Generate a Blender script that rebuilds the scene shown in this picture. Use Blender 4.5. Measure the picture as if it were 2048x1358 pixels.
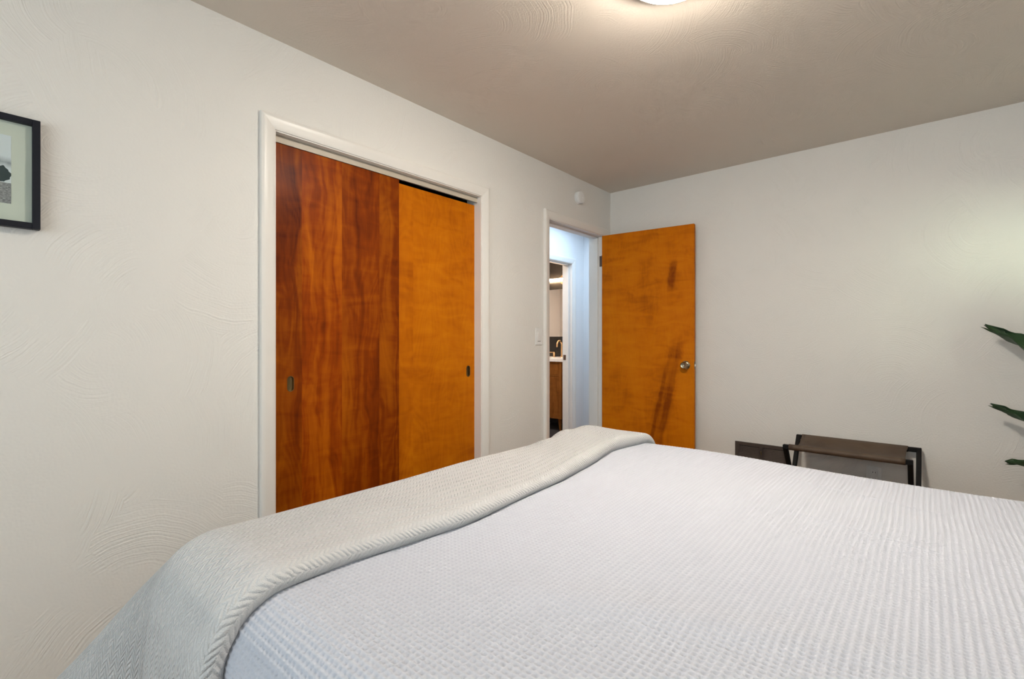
import bpy, bmesh, math, random
import numpy as np
from mathutils import Vector, Matrix

for o in list(bpy.data.objects):
    bpy.data.objects.remove(o, do_unlink=True)
scene = bpy.context.scene
C = scene.collection

# ------------------------------------------------------------------ camera
CAM_H = 1.17
cam_data = bpy.data.cameras.new('camera')
cam_data.sensor_fit = 'HORIZONTAL'
cam_data.sensor_width = 36.0
cam_data.lens = 17.0
cam_data.clip_start = 0.02
cam = bpy.data.objects.new('camera', cam_data)
cam.location = (0, 0, CAM_H)
cam.rotation_euler = (math.radians(90), 0, math.radians(40.75))
C.objects.link(cam)
scene.camera = cam

# ------------------------------------------------------------------ key dimensions (metres)
XL = -2.094          # bedroom face of the closet wall
YB = 3.739           # bedroom face of the far wall
XR = 1.00            # wall at the head of the bed
YF = -1.70           # wall behind the camera
HC = 2.44            # ceiling
WT = 0.12            # partition thickness
CL0, CL1, CLZ = 0.897, 2.133, 2.050      # closet opening
EN0, EN1, ENZ = 2.843, 3.612, 2.045      # entry opening
HX = -3.135          # hallway far wall, hall face
HXB = -3.265         # its bathroom face
HY1 = 4.95           # hallway end wall
HY0 = 2.42           # other hallway end
BA1 = 4.70           # bathroom door opening, far jamb
BA0 = 3.98
BATH_Y = 5.55        # vanity wall

# ------------------------------------------------------------------ world, daylight, exposure
world = bpy.data.worlds.new('sky')
scene.world = world
world.use_nodes = True
bg = world.node_tree.nodes['Background']
bg.inputs[0].default_value = (0.80, 0.91, 1.0, 1)
bg.inputs[1].default_value = 1.0

def area(name, loc, rot, sx, sy, power, col):
    l = bpy.data.lights.new(name, 'AREA')
    l.shape = 'RECTANGLE'; l.size = sx; l.size_y = sy
    l.energy = power; l.color = col
    o = bpy.data.objects.new(name, l); C.objects.link(o)
    o.location = loc; o.rotation_euler = rot
    return o
R90 = math.radians(90)
# daylight arriving at the two bedroom windows, plus added fills for hallway and bathroom
wl_ = area('daylight_window_bedside', (1.95, 1.60, 1.80), (0, 0, 0), 1.0, 0.5, 15, (0.86, 1.0, 0.72))
wl_.rotation_euler = (Vector((0.42, YB, 1.52)) - Vector(wl_.location)).to_track_quat('-Z', 'Y').to_euler()
wl_.data.spread = math.radians(90)
area('daylight_window_rear', (-0.50, YF - 0.22, 1.45), (R90, 0, 0), 2.2, 1.3, 30, (0.84, 0.93, 1.0))
area('hallway_daylight_fill', (-2.67, 3.95, HC - 0.004), (0, 0, 0), 0.55, 1.3, 14, (0.60, 0.79, 1.0))  # added cool panel under the closed hallway ceiling; no skylight opening above it
area('bathroom_fill', (-4.10, 4.30, HC - 0.004), (0, 0, 0), 0.3, 0.3, 26, (1.0, 0.84, 0.70))  # added warm fill that brightens the walls and mirror; no ceiling fixture there
scene.view_settings.view_transform = 'Standard'
scene.view_settings.look = 'None'
scene.view_settings.gamma = 1.0
scene.view_settings.use_curve_mapping = False
scene.view_settings.exposure = 0.19
scene.cycles.use_denoising = True
scene.cycles.max_bounces = 8
scene.cycles.diffuse_bounces = 3
scene.cycles.use_adaptive_sampling = True
scene.cycles.adaptive_threshold = 0.1
scene.cycles.adaptive_min_samples = 18
scene.cycles.sample_clamp_indirect = 8.0

# ------------------------------------------------------------------ node helpers
class NT:
    def __init__(self, name):
        self.m = bpy.data.materials.new(name)
        self.m.use_nodes = True
        self.t = self.m.node_tree
        self.b = self.t.nodes['Principled BSDF']
    def n(self, kind, **kw):
        nd = self.t.nodes.new(kind)
        for k, v in kw.items():
            if k.startswith('i_'):
                nd.inputs[k[2:].replace('_', ' ')].default_value = v
            else:
                setattr(nd, k, v)
        return nd
    def l(self, a, b):
        self.t.links.new(a, b)
    def math(self, op, a, b=None, c=None, clamp=False):
        nd = self.t.nodes.new('ShaderNodeMath'); nd.operation = op; nd.use_clamp = clamp
        for i, v in enumerate((a, b, c)):
            if v is None: continue
            if isinstance(v, (int, float)): nd.inputs[i].default_value = v
            else: self.l(v, nd.inputs[i])
        return nd.outputs[0]
    def vec(self, x, y, z=0.0):
        nd = self.t.nodes.new('ShaderNodeCombineXYZ')
        for i, v in enumerate((x, y, z)):
            if isinstance(v, (int, float)): nd.inputs[i].default_value = v
            else: self.l(v, nd.inputs[i])
        return nd.outputs[0]
    def noise(self, v, scale=1.0, detail=3.0, rough=0.5, dist=0.0):
        nd = self.n('ShaderNodeTexNoise'); nd.inputs['Scale'].default_value = scale
        nd.inputs['Detail'].default_value = detail; nd.inputs['Roughness'].default_value = rough
        nd.inputs['Distortion'].default_value = dist
        self.l(v, nd.inputs['Vector'])
        return nd.outputs[0]
    def ramp(self, f, stops, interp='LINEAR'):
        nd = self.n('ShaderNodeValToRGB'); cr = nd.color_ramp; cr.interpolation = interp
        while len(cr.elements) < len(stops): cr.elements.new(0.5)
        for e, (p, c) in zip(cr.elements, stops):
            e.position = p; e.color = (*c, 1) if len(c) == 3 else c
        self.l(f, nd.inputs[0])
        return nd.outputs[0]
    def mix(self, f, a, b, mode='MIX'):
        nd = self.n('ShaderNodeMix'); nd.data_type = 'RGBA'; nd.blend_type = mode
        for sock, v in ((nd.inputs[0], f), (nd.inputs[6], a), (nd.inputs[7], b)):
            if isinstance(v, (int, float)): sock.default_value = v
            elif isinstance(v, tuple): sock.default_value = (*v, 1) if len(v) == 3 else v
            else: self.l(v, sock)
        return nd.outputs[2]
    def sep(self, v):
        nd = self.n('ShaderNodeSeparateXYZ'); self.l(v, nd.inputs[0]); return nd.outputs
    def obj(self):
        return self.n('ShaderNodeTexCoord').outputs['Object']
    def uv(self):
        return self.n('ShaderNodeTexCoord').outputs['UV']
    def bump(self, h, dist, strength=1.0):
        nd = self.n('ShaderNodeBump'); nd.inputs['Distance'].default_value = dist
        nd.inputs['Strength'].default_value = strength
        self.l(h, nd.inputs['Height']); self.l(nd.outputs[0], self.b.inputs['Normal'])
    def col(self, c):
        if isinstance(c, tuple): self.b.inputs['Base Color'].default_value = (*c, 1)
        else: self.l(c, self.b.inputs['Base Color'])
    def set(self, **kw):
        for k, v in kw.items(): self.b.inputs[k.replace('_', ' ')].default_value = v
        return self

def srgb(r, g, b):
    f = lambda c: (c / 255 / 12.92) if c / 255 <= 0.04045 else ((c / 255 + 0.055) / 1.055) ** 2.4
    return (f(r), f(g), f(b))

def plain(name, col, rough=0.5, metal=0.0, noise=0.06, nscale=30.0, bumpd=0.0):
    t = NT(name)
    o = t.obj()
    n = t.noise(o, nscale, 3)
    f = t.math('MULTIPLY_ADD', n, 2 * noise, 1 - noise)
    c = t.mix(1.0, col, t.vec(f, f, f), 'MULTIPLY')
    t.col(c); t.set(Roughness=rough, Metallic=metal)
    if bumpd: t.bump(n, bumpd)
    return t.m

def plaster(name, col, axes, amount=1.0):
    """hand-swept plaster: fans of comb lines on arcs, over fine grain; axes = the two axes of the surface"""
    t = NT(name)
    sp_ = t.sep(t.obj())
    p = t.vec(sp_[axes[0]], sp_[axes[1]])
    def noise2(scale, detail):
        nd = t.n('ShaderNodeTexNoise'); nd.noise_dimensions = '2D'
        nd.inputs['Scale'].default_value = scale; nd.inputs['Detail'].default_value = detail
        t.l(p, nd.inputs['Vector']); return nd.outputs[0]
    vo = t.n('ShaderNodeTexVoronoi'); vo.voronoi_dimensions = '2D'; vo.inputs['Scale'].default_value = 3.0
    t.l(p, vo.inputs['Vector'])
    rnd = t.sep(vo.outputs['Color'])
    ang_ = t.math('MULTIPLY', rnd[0], 6.2832)
    rad_ = t.math('MULTIPLY_ADD', rnd[1], 0.20, 0.16)
    ctr = t.vec(t.math('MULTIPLY', t.math('COSINE', ang_), rad_), t.math('MULTIPLY', t.math('SINE', ang_), rad_))
    off = t.n('ShaderNodeVectorMath', operation='ADD')
    t.l(ctr, off.inputs[0]); t.l(vo.outputs['Position'], off.inputs[1])
    ds = t.n('ShaderNodeVectorMath', operation='DISTANCE')
    t.l(p, ds.inputs[0]); t.l(off.outputs[0], ds.inputs[1])
    lump = noise2(9.0, 1.0)
    d = t.math('MULTIPLY_ADD', lump, 0.02, ds.outputs['Value'])
    # comb lines: irregular in depth and spacing from line to line, constant along the sweep
    line = t.n('ShaderNodeTexNoise'); line.noise_dimensions = '1D'
    line.inputs['Scale'].default_value = 160.0; line.inputs['Detail'].default_value = 1.0
    t.l(t.math('ADD', d, t.math('MULTIPLY', rnd[0], 40.0)), line.inputs['W'])
    mask = t.math('MULTIPLY', t.math('SUBTRACT', noise2(3.6, 1.0), 0.39, clamp=True), 6.0, clamp=True)
    h = t.math('MULTIPLY', t.math('SUBTRACT', line.outputs[0], 0.5), mask)
    grain = noise2(120.0, 0.0)
    h = t.math('ADD', t.math('MULTIPLY', h, 0.95), t.math('ADD', t.math('MULTIPLY', grain, 0.30), t.math('MULTIPLY', lump, 0.45)))
    t.col(col)
    t.set(Roughness=0.62)
    t.b.inputs['Specular IOR Level'].default_value = 0.3
    t.bump(h, 0.0016 * amount)
    return t.m

def veneer(name, axis, strips, dark, mid, light, seed=0.0, streak=None, coat=0.25, ripple=0.5, streaky=1.0, contour=0.035):
    """figured birch veneer; strips = [(start, brightness)], axis 0/1 = local axis across the grain"""
    t = NT(name)
    s = t.sep(t.obj())
    u, v = s[axis], s[2]
    idx = None; br = None
    prev = 1.0
    for k, (st, b) in enumerate(strips):
        g = t.math('GREATER_THAN', u, st)
        a = t.math('MULTIPLY', g, 3.71 + k)
        c = t.math('MULTIPLY', g, b - (strips[k - 1][1] if k else 0))
        idx = a if idx is None else t.math('ADD', idx, a)
        br = c if br is None else t.math('ADD', br, c)
    zid = t.math('ADD', idx, seed)
    warp = t.noise(t.vec(t.math('MULTIPLY', u, 5), t.math('MULTIPLY', v, 2.2), zid), 1.0, 3)
    uw = t.math('MULTIPLY_ADD', warp, 0.16, u)
    streaks = t.noise(t.vec(t.math('MULTIPLY', uw, 17), t.math('MULTIPLY', v, 0.9), zid), 1.0, 4, 0.55, 0.6)
    fig = t.noise(t.vec(t.math('MULTIPLY', uw, 5.0), t.math('MULTIPLY', v, 15), zid), 1.0, 3, 0.5, 0.9)
    patch = t.noise(t.vec(t.math('MULTIPLY', u, 3.4), t.math('MULTIPLY', v, 1.5), zid), 1.0, 2)
    # contour grain (cathedrals)
    con = t.noise(t.vec(t.math('MULTIPLY', u, 6), t.math('MULTIPLY', v, 1.7), t.math('ADD', zid, 5.0)), 1.0, 2, 0.4, 0.3)
    con = t.math('SINE', t.math('MULTIPLY', con, 95.0))
    pores = t.noise(t.vec(t.math('MULTIPLY', u, 420), t.math('MULTIPLY', v, 9), zid), 1.0, 2)
    f = t.math('MULTIPLY_ADD', t.math('SUBTRACT', streaks, 0.5), 0.85 * streaky, 0.5)
    f = t.math('MULTIPLY_ADD', t.math('SUBTRACT', fig, 0.5), ripple, f)
    f = t.math('MULTIPLY_ADD', t.math('SUBTRACT', patch, 0.5), 0.7, f)
    f = t.math('MULTIPLY_ADD', con, contour, f)
    f = t.math('MULTIPLY_ADD', t.math('SUBTRACT', pores, 0.5), 0.16, f)
    if streak:
        for (u0, v0, u1, v1, w, amt) in streak:
            # leaning dark mineral streak between two points of the veneer
            vm = t.math('DIVIDE', t.math('SUBTRACT', v, v0), (v1 - v0))
            cu = t.math('MULTIPLY_ADD', vm, (u1 - u0), u0)
            dn = t.noise(t.vec(t.math('MULTIPLY', u, 9), t.math('MULTIPLY', v, 5), seed + w), 1.0, 4)
            du = t.math('ABSOLUTE', t.math('MULTIPLY_ADD', t.math('SUBTRACT', dn, 0.5), 0.09 if w > 0.04 else 0.05, t.math('SUBTRACT', u, cu)))
            m1 = t.math('SUBTRACT', 1.0, t.math('DIVIDE', du, w), clamp=True)
            m1 = t.math('MULTIPLY', m1, 1.9, clamp=True)
            e = t.math('MULTIPLY', t.math('SUBTRACT', 0.5, t.math('ABSOLUTE', t.math('SUBTRACT', vm, 0.5))), 5.0, clamp=True)
            f = t.math('SUBTRACT', f, t.math('MULTIPLY', t.math('MULTIPLY', m1, e), amt))
    f = t.math('ADD', f, 0.0, clamp=True)
    c = t.ramp(f, [(0.12, dark), (0.48, mid), (0.86, light)])
    c = t.mix(1.0, c, t.vec(br, br, br), 'MULTIPLY')
    t.col(c)
    t.set(Roughness=0.55)
    t.b.inputs['Specular IOR Level'].default_value = 0.06
    t.b.inputs['Coat Weight'].default_value = coat * 0.2
    t.b.inputs['Coat Roughness'].default_value = 0.28
    t.bump(pores, 0.0002)
    return t.m

# ------------------------------------------------------------------ materials
M = {}
M['wall'] = plaster('plaster_wall', (0.80, 0.785, 0.75), (1, 2))
M['wall_b'] = plaster('plaster_wall_crosswise', (0.80, 0.785, 0.75), (0, 2))
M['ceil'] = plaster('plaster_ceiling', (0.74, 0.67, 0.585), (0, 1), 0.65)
M['hallwall'] = plain('hall_paint', (0.82, 0.83, 0.84), 0.5, noise=0.01, nscale=8)
M['bathwall'] = plain('bath_paint', (0.80, 0.74, 0.68), 0.5, noise=0.01, nscale=8)
M['trim'] = plain('trim_paint', (0.82, 0.80, 0.76), 0.35, noise=0.015, nscale=12)
M['hallceil'] = plain('hall_ceiling_paint', (0.85, 0.85, 0.85), 0.6, noise=0.01)
M['white_plastic'] = plain('white_plastic', (0.86, 0.86, 0.85), 0.35, noise=0.01)
M['slot'] = plain('dark_slot', (0.03, 0.03, 0.03), 0.6)
M['track'] = plain('track_enamel', (0.52, 0.46, 0.37), 0.45, noise=0.03)
M['closet_in'] = plain('closet_inside', (0.05, 0.045, 0.04), 0.8)
M['brass'] = plain('aged_brass', (0.40, 0.29, 0.13), 0.32, 1.0, 0.2, 60)
M['brass_dark'] = plain('tarnished_brass', (0.18, 0.125, 0.058), 0.34, 1.0, 0.3, 80)
M['knob'] = plain('antique_knob', (0.34, 0.29, 0.20), 0.22, 1.0, 0.15, 60)
M['latch'] = plain('latch_steel', (0.8, 0.78, 0.72), 0.2, 1.0)
M['hinge'] = plain('hinge_bronze', (0.16, 0.11, 0.085), 0.45, 0.8, 0.2)
M['black_frame'] = plain('picture_frame_black', (0.010, 0.012, 0.019), 0.5, noise=0.1)
M['black_frame'].node_tree.nodes['Principled BSDF'].inputs['Specular IOR Level'].default_value = 0.25
M['mat_board'] = plain('mat_board', (0.62, 0.65, 0.58), 0.9, noise=0.015)
M['black_wood'] = plain('rack_black', (0.006, 0.0055, 0.0055), 0.6, noise=0.15)
M['black_wood'].node_tree.nodes['Principled BSDF'].inputs['Specular IOR Level'].default_value = 0.2
M['vent'] = plain('register_brown', (0.085, 0.066, 0.056), 0.42, 0.35, 0.1)
M['vent_dark'] = plain('register_inside', (0.012, 0.010, 0.009), 0.8)
M['gold'] = plain('brushed_gold', (0.78, 0.52, 0.28), 0.28, 1.0, 0.05)
M['counter'] = plain('white_counter', (0.85, 0.84, 0.83), 0.25, noise=0.02)
M['leaf_tip'] = plain('dry_leaf', (0.05, 0.04, 0.02), 0.7)
M['soil'] = plain('potting_soil', (0.03, 0.02, 0.015), 0.95, noise=0.4, nscale=60)
M['pot'] = plain('ceramic_pot', (0.70, 0.68, 0.64), 0.4, noise=0.03)
M['mattress'] = plain('mattress_ticking', (0.75, 0.74, 0.72), 0.9)
M['bedbase'] = plain('bed_base_fabric', (0.10, 0.09, 0.085), 0.85, noise=0.2)

dk, md, lt = (0.10, 0.012, 0.0002), (0.255, 0.042, 0.0004), (0.45, 0.112, 0.0015)
M['closet_a'] = veneer('birch_red', 1, [(-9, 0.78), (1.027, 1.08), (1.222, 0.88), (1.43, 0.80)], dk, md, lt, 1.3, ripple=0.42, streaky=1.25)
M['closet_b'] = veneer('birch_gold', 1, [(-9, 1.05), (1.66, 1.02)], (0.29, 0.060, 0.0006), (0.49, 0.131, 0.0009), (0.62, 0.196, 0.0025), 8.2, ripple=0.55, streaky=0.35)
M['door_wood'] = veneer('birch_amber', 0, [(-9, 0.93)], (0.26, 0.052, 0.0006), (0.62, 0.165, 0.001), (0.76, 0.245, 0.004), 4.4,
                        streak=[(0.365, -0.1, 0.65, 1.32, 0.080, 0.17), (0.325, -0.1, 0.585, 1.15, 0.020, 0.13), (0.40, -0.1, 0.62, 1.05, 0.030, 0.10), (0.575, 1.53, 0.60, 1.80, 0.036, 0.22), (0.62, 0.95, 0.69, 1.27, 0.05, 0.12)],
                        ripple=0.50, streaky=0.28, contour=0.018)
M['vanity_wood'] = veneer('vanity_acorn', 0, [(-9, 0.9)], (0.10, 0.032, 0.006), (0.24, 0.085, 0.016), (0.34, 0.14, 0.035), 2.2, ripple=0.3)

def floor_mat():
    t = NT('oak_floor')
    s = t.sep(t.obj())
    br = t.n('ShaderNodeTexBrick'); br.inputs['Scale'].default_value = 1.0
    br.inputs['Brick Width'].default_value = 0.9; br.inputs['Row Height'].default_value = 0.06
    br.inputs['Mortar Size'].default_value = 0.0012
    br.inputs['Color1'].default_value = (0.27, 0.16, 0.09, 1); br.inputs['Color2'].default_value = (0.34, 0.205, 0.12, 1)
    br.inputs['Mortar'].default_value = (0.04, 0.02, 0.01, 1)
    t.l(t.obj(), br.inputs['Vector'])
    n = t.noise(t.vec(t.math('MULTIPLY', s[0], 3), t.math('MULTIPLY', s[1], 60)), 1.0, 4)
    f = t.math('MULTIPLY_ADD', n, 0.5, 0.75)
    t.col(t.mix(1.0, br.outputs['Color'], t.vec(f, f, f), 'MULTIPLY'))
    t.set(Roughness=0.4)
    return t.m
M['floor'] = floor_mat()

def tile_mat(name, c1, c2, mortar, w, h, plane):
    t = NT(name)
    s = t.sep(t.obj())
    v = t.vec(s[0], s[2] if plane == 'xz' else s[1])
    br = t.n('ShaderNodeTexBrick'); br.offset = 0.0
    br.inputs['Scale'].default_value = 1.0
    br.inputs['Brick Width'].default_value = w; br.inputs['Row Height'].default_value = h
    br.inputs['Mortar Size'].default_value = 0.0015
    br.inputs['Color1'].default_value = (*c1, 1); br.inputs['Color2'].default_value = (*c2, 1); br.inputs['Mortar'].default_value = (*mortar, 1)
    t.l(v, br.inputs['Vector'])
    t.col(br.outputs['Color']); t.set(Roughness=0.3)
    t.bump(br.outputs['Fac'], 0.002)
    return t.m
M['tile_black'] = tile_mat('black_stacked_tile', (0.007, 0.0065, 0.006), (0.014, 0.0125, 0.011), (0.004, 0.004, 0.004), 0.025, 0.145, 'xz')
M['tile_floor'] = tile_mat('slate_floor_tile', (0.045, 0.042, 0.045), (0.06, 0.056, 0.058), (0.02, 0.02, 0.02), 0.3, 0.3, 'xy')

def mirror_mat():
    t = NT('mirror_silver')
    n = t.noise(t.obj(), 3.0, 2)
    f = t.math('MULTIPLY_ADD', n, 0.02, 0.87)
    t.col(t.vec(f, f, f)); t.set(Metallic=1.0, Roughness=0.02)
    return t.m
M['mirror'] = mirror_mat()

def emit_mat(name, col, strength):
    t = NT(name)
    n = t.noise(t.obj(), 4.0, 1)
    t.col((0.9, 0.85, 0.75))
    t.set(Roughness=0.4)
    t.b.inputs['Emission Color'].default_value = (*col, 1)
    t.l(t.math('MULTIPLY_ADD', n, 0.04 * strength, 0.98 * strength), t.b.inputs['Emission Strength'])
    return t.m
M['lamp_glass'] = emit_mat('lamp_opal_glass', (1.0, 0.91, 0.79), 134.0)
M['tube'] = emit_mat('tube_glow', (1.0, 0.66, 0.38), 115.0)

def glass_mat():
    t = NT('clear_glass')
    tr = t.n('ShaderNodeBsdfTransparent'); tr.inputs[0].default_value = (0.97, 0.985, 0.975, 1)
    gl = t.n('ShaderNodeBsdfGlossy'); gl.inputs['Roughness'].default_value = 0.0
    fr = t.n('ShaderNodeFresnel'); fr.inputs[0].default_value = 1.12
    mx = t.n('ShaderNodeMixShader')
    bf = t.n('ShaderNodeNewGeometry').outputs['Backfacing']
    t.l(t.math('MULTIPLY', fr.outputs[0], t.math('SUBTRACT', 1.0, bf)), mx.inputs[0]); t.l(tr.outputs[0], mx.inputs[1]); t.l(gl.outputs[0], mx.inputs[2])
    t.l(mx.outputs[0], t.t.nodes['Material Output'].inputs[0])
    return t.m
M['glass'] = glass_mat()

def photo_mat():
    """faded black-and-white snapshot: pale sky, bare trees, dark farm machine, rough ground"""
    t = NT('photo_print')
    s = t.sep(t.obj())
    y, z = s[1], s[2]
    v = t.math('DIVIDE', t.math('SUBTRACT', z, 1.576), 0.203)
    tre = t.noise(t.vec(t.math('MULTIPLY', y, 60), t.math('MULTIPLY', z, 40)), 1.0, 4)
    grd = t.noise(t.vec(t.math('MULTIPLY', y, 170), t.math('MULTIPLY', z, 420)), 1.0, 3)
    c = t.mix(t.math('GREATER_THAN', v, 0.30), t.ramp(grd, [(0.3, (0.10, 0.10, 0.11)), (0.7, (0.42, 0.42, 0.43))]), (0.66, 0.71, 0.75))
    band = t.math('SUBTRACT', 1.0, t.math('DIVIDE', t.math('ABSOLUTE', t.math('SUBTRACT', v, 0.60)), 0.09), clamp=True)
    c = t.mix(t.math('MULTIPLY', band, t.math('MULTIPLY', tre, 1.3), clamp=True), c, (0.16, 0.18, 0.21))
    dy = t.math('DIVIDE', t.math('SUBTRACT', y, 0.096), 0.022)
    dz = t.math('DIVIDE', t.math('SUBTRACT', v, 0.42), 0.12)
    dd = t.math('ADD', t.math('MULTIPLY', dy, dy), t.math('MULTIPLY', dz, dz))
    dd = t.math('ADD', dd, t.math('MULTIPLY', t.math('SUBTRACT', tre, 0.5), 2.0))
    c = t.mix(t.math('LESS_THAN', dd, 0.9), c, (0.035, 0.055, 0.06))
    t.col(c); t.set(Roughness=0.5)
    return t.m
M['photo'] = photo_mat()

def leather_mat():
    t = NT('sling_leather')
    p = t.obj()
    n = t.noise(p, 9, 4); f = t.noise(p, 260, 2)
    t.col(t.ramp(n, [(0.3, (0.058, 0.034, 0.019)), (0.7, (0.105, 0.066, 0.038))]))
    t.set(Roughness=0.6); t.bump(f, 0.0004)
    return t.m
M['leather'] = leather_mat()

def leaf_mat():
    t = NT('glossy_leaf')
    u = t.sep(t.uv())
    vein = t.math('SINE', t.math('MULTIPLY', t.math('ADD', t.math('MULTIPLY', u[1], 60.0), t.math('MULTIPLY', t.math('ABSOLUTE', t.math('SUBTRACT', u[0], 0.5)), 30.0)), 6.28))
    mid = t.math('LESS_THAN', t.math('ABSOLUTE', t.math('SUBTRACT', u[0], 0.5)), 0.03)
    n = t.noise(t.obj(), 14, 3)
    c = t.ramp(n, [(0.3, (0.012, 0.040, 0.012)), (0.7, (0.030, 0.085, 0.022))])
    c = t.mix(mid, c, (0.09, 0.17, 0.06))
    t.col(c); t.set(Roughness=0.38); t.bump(vein, 0.0006)
    return t.m
M['leaf'] = leaf_mat()
M['stem'] = plain('leaf_stalk', (0.06, 0.12, 0.035), 0.5, noise=0.15)

def coverlet_mat():
    t = NT('white_waffle_cotton')
    p = t.obj()
    n = t.noise(p, 900, 2)
    s = t.sep(t.uv())
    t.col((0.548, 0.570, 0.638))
    t.set(Roughness=0.95)
    t.b.inputs['Sheen Weight'].default_value = 0.2
    t.bump(n, 0.0005)
    return t.m
M['coverlet'] = coverlet_mat()

def throw_mat():
    t = NT('oatmeal_knit')
    s = t.sep(t.uv())
    u, v = s[0], s[1]
    wob = t.noise(t.uv(), 18.0, 2)
    u2 = t.math('MULTIPLY_ADD', wob, 0.010, u); v2 = t.math('MULTIPLY_ADD', wob, 0.012, v)
    tri = t.math('PINGPONG', u2, 0.0150)
    ph = t.math('DIVIDE', t.math('MULTIPLY_ADD', tri, 1.15, v2), 0.0130)
    rib = t.math('SINE', t.math('MULTIPLY', ph, 6.2832))
    rib = t.math('POWER', t.math('MULTIPLY_ADD', rib, 0.5, 0.5), 0.6)
    # the ribs sink where the zig turns into the zag
    edge = t.math('ABSOLUTE', t.math('SUBTRACT', t.math('DIVIDE', tri, 0.0150), 0.5))
    rib = t.math('MULTIPLY', rib, t.math('MULTIPLY_ADD', t.math('POWER', edge, 4.0), -7.0, 1.0))
    fuzz = t.noise(t.obj(), 420, 3)
    fade = t.noise(t.uv(), 5.0, 2)
    rib = t.math('MULTIPLY', rib, t.math('MULTIPLY_ADD', fade, 0.9, 0.5))
    rib = t.math('MULTIPLY', rib, t.math('MULTIPLY_ADD', t.math('DIVIDE', u, 0.09, clamp=True), 0.6, 0.4))   # pile lies flatter round the fold
    h = t.math('ADD', rib, t.math('MULTIPLY', fuzz, 0.6))
    t.col((0.70, 0.705, 0.71))
    t.set(Roughness=1.0)
    t.b.inputs['Sheen Weight'].default_value = 0.3
    t.bump(h, 0.0050)
    return t.m
M['throw'] = throw_mat()

# ------------------------------------------------------------------ mesh helpers
def bx(bm, x0, x1, y0, y1, z0, z1):
    vs = [bm.verts.new(p) for p in ((x0, y0, z0), (x1, y0, z0), (x1, y1, z0), (x0, y1, z0), (x0, y0, z1), (x1, y0, z1), (x1, y1, z1), (x0, y1, z1))]
    for f in ((0, 3, 2, 1), (4, 5, 6, 7), (0, 1, 5, 4), (1, 2, 6, 5), (2, 3, 7, 6), (3, 0, 4, 7)):
        bm.faces.new([vs[i] for i in f])
    return bm

def box(*a, bevel=0.0, seg=2):
    bm = bmesh.new(); bx(bm, *a)
    if bevel: bmesh.ops.bevel(bm, geom=bm.edges[:], offset=bevel, segments=seg, affect='EDGES', profile=0.5)
    return bm

def lathe(profile, n=32, axis='z', at=(0, 0, 0)):
    """profile = [(radius, height)] turned about an axis through `at`"""
    bm = bmesh.new(); rings = []
    def place(r, a, h):
        c, s = r * math.cos(a), r * math.sin(a)
        p = (c, s, h) if axis == 'z' else ((h, c, s) if axis == 'x' else (s, h, c))
        return (p[0] + at[0], p[1] + at[1], p[2] + at[2])
    for r, h in profile:
        if r < 1e-6: rings.append([bm.verts.new(place(0, 0, h))])
        else: rings.append([bm.verts.new(place(r, 2 * math.pi * i / n, h)) for i in range(n)])
    for a, b in zip(rings, rings[1:]):
        for i in range(n):
            j = (i + 1) % n
            q = [a[i % len(a)], a[j % len(a)], b[j % len(b)], b[i % len(b)]]
            q = list(dict.fromkeys(q))
            if len(q) > 2: bm.faces.new(q)
    bmesh.ops.recalc_face_normals(bm, faces=bm.faces[:])
    return bm

def tube(path, rad, n=14, bm=None):
    bm = bm or bmesh.new(); rings = []
    path = [Vector(p) for p in path]
    rads = rad if isinstance(rad, (list, tuple)) else [rad] * len(path)
    up = Vector((0, 0, 1)); prev = None
    for i, p in enumerate(path):
        d = (path[min(i + 1, len(path) - 1)] - path[max(i - 1, 0)]).normalized()
        if prev is None:
            ref = up if abs(d.z) < 0.9 else Vector((1, 0, 0))
            a = d.cross(ref).normalized()
        else:
            a = (prev - d * prev.dot(d)).normalized()
        prev = a; b = d.cross(a)
        rings.append([bm.verts.new(p + (a * math.cos(2 * math.pi * k / n) + b * math.sin(2 * math.pi * k / n)) * rads[i]) for k in range(n)])
    for r0, r1 in zip(rings, rings[1:]):
        for k in range(n):
            bm.faces.new((r0[k], r0[(k + 1) % n], r1[(k + 1) % n], r1[k]))
    bm.faces.new(list(reversed(rings[0]))); bm.faces.new(rings[-1])
    bmesh.ops.recalc_face_normals(bm, faces=bm.faces[:])
    return bm

def extrude_poly(pts0, pts1):
    """prism between two matching 3-D polygons"""
    bm = bmesh.new()
    a = [bm.verts.new(p) for p in pts0]; b = [bm.verts.new(p) for p in pts1]
    n = len(a)
    for i in range(n):
        bm.faces.new((a[i], a[(i + 1) % n], b[(i + 1) % n], b[i]))
    bm.faces.new(list(reversed(a))); bm.faces.new(b)
    bmesh.ops.recalc_face_normals(bm, faces=bm.faces[:])
    return bm

def obj(name, bm, mat, parent=None, smooth=False, angle=None):
    me = bpy.data.meshes.new(name)
    bm.to_mesh(me); bm.free()
    me.materials.append(M[mat] if isinstance(mat, str) else mat)
    if smooth:
        me.polygons.foreach_set('use_smooth', [True] * len(me.polygons))
        if angle is not None: me.set_sharp_from_angle(angle=math.radians(angle))
    o = bpy.data.objects.new(name, me)
    C.objects.link(o)
    if parent is not None: o.parent = parent
    return o

def tag(o, label, cat, group=None):
    o['label'] = label; o['category'] = cat
    if group: o['group'] = group
    return o

def struct(o, label=None):
    o['kind'] = 'structure'
    if label: o['label'] = label
    return o

def empty(name, loc=(0, 0, 0), rz=0.0):
    o = bpy.data.objects.new(name, None); C.objects.link(o)
    o.location = loc; o.rotation_euler = (0, 0, rz); o.empty_display_size = 0.05
    return o

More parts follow.
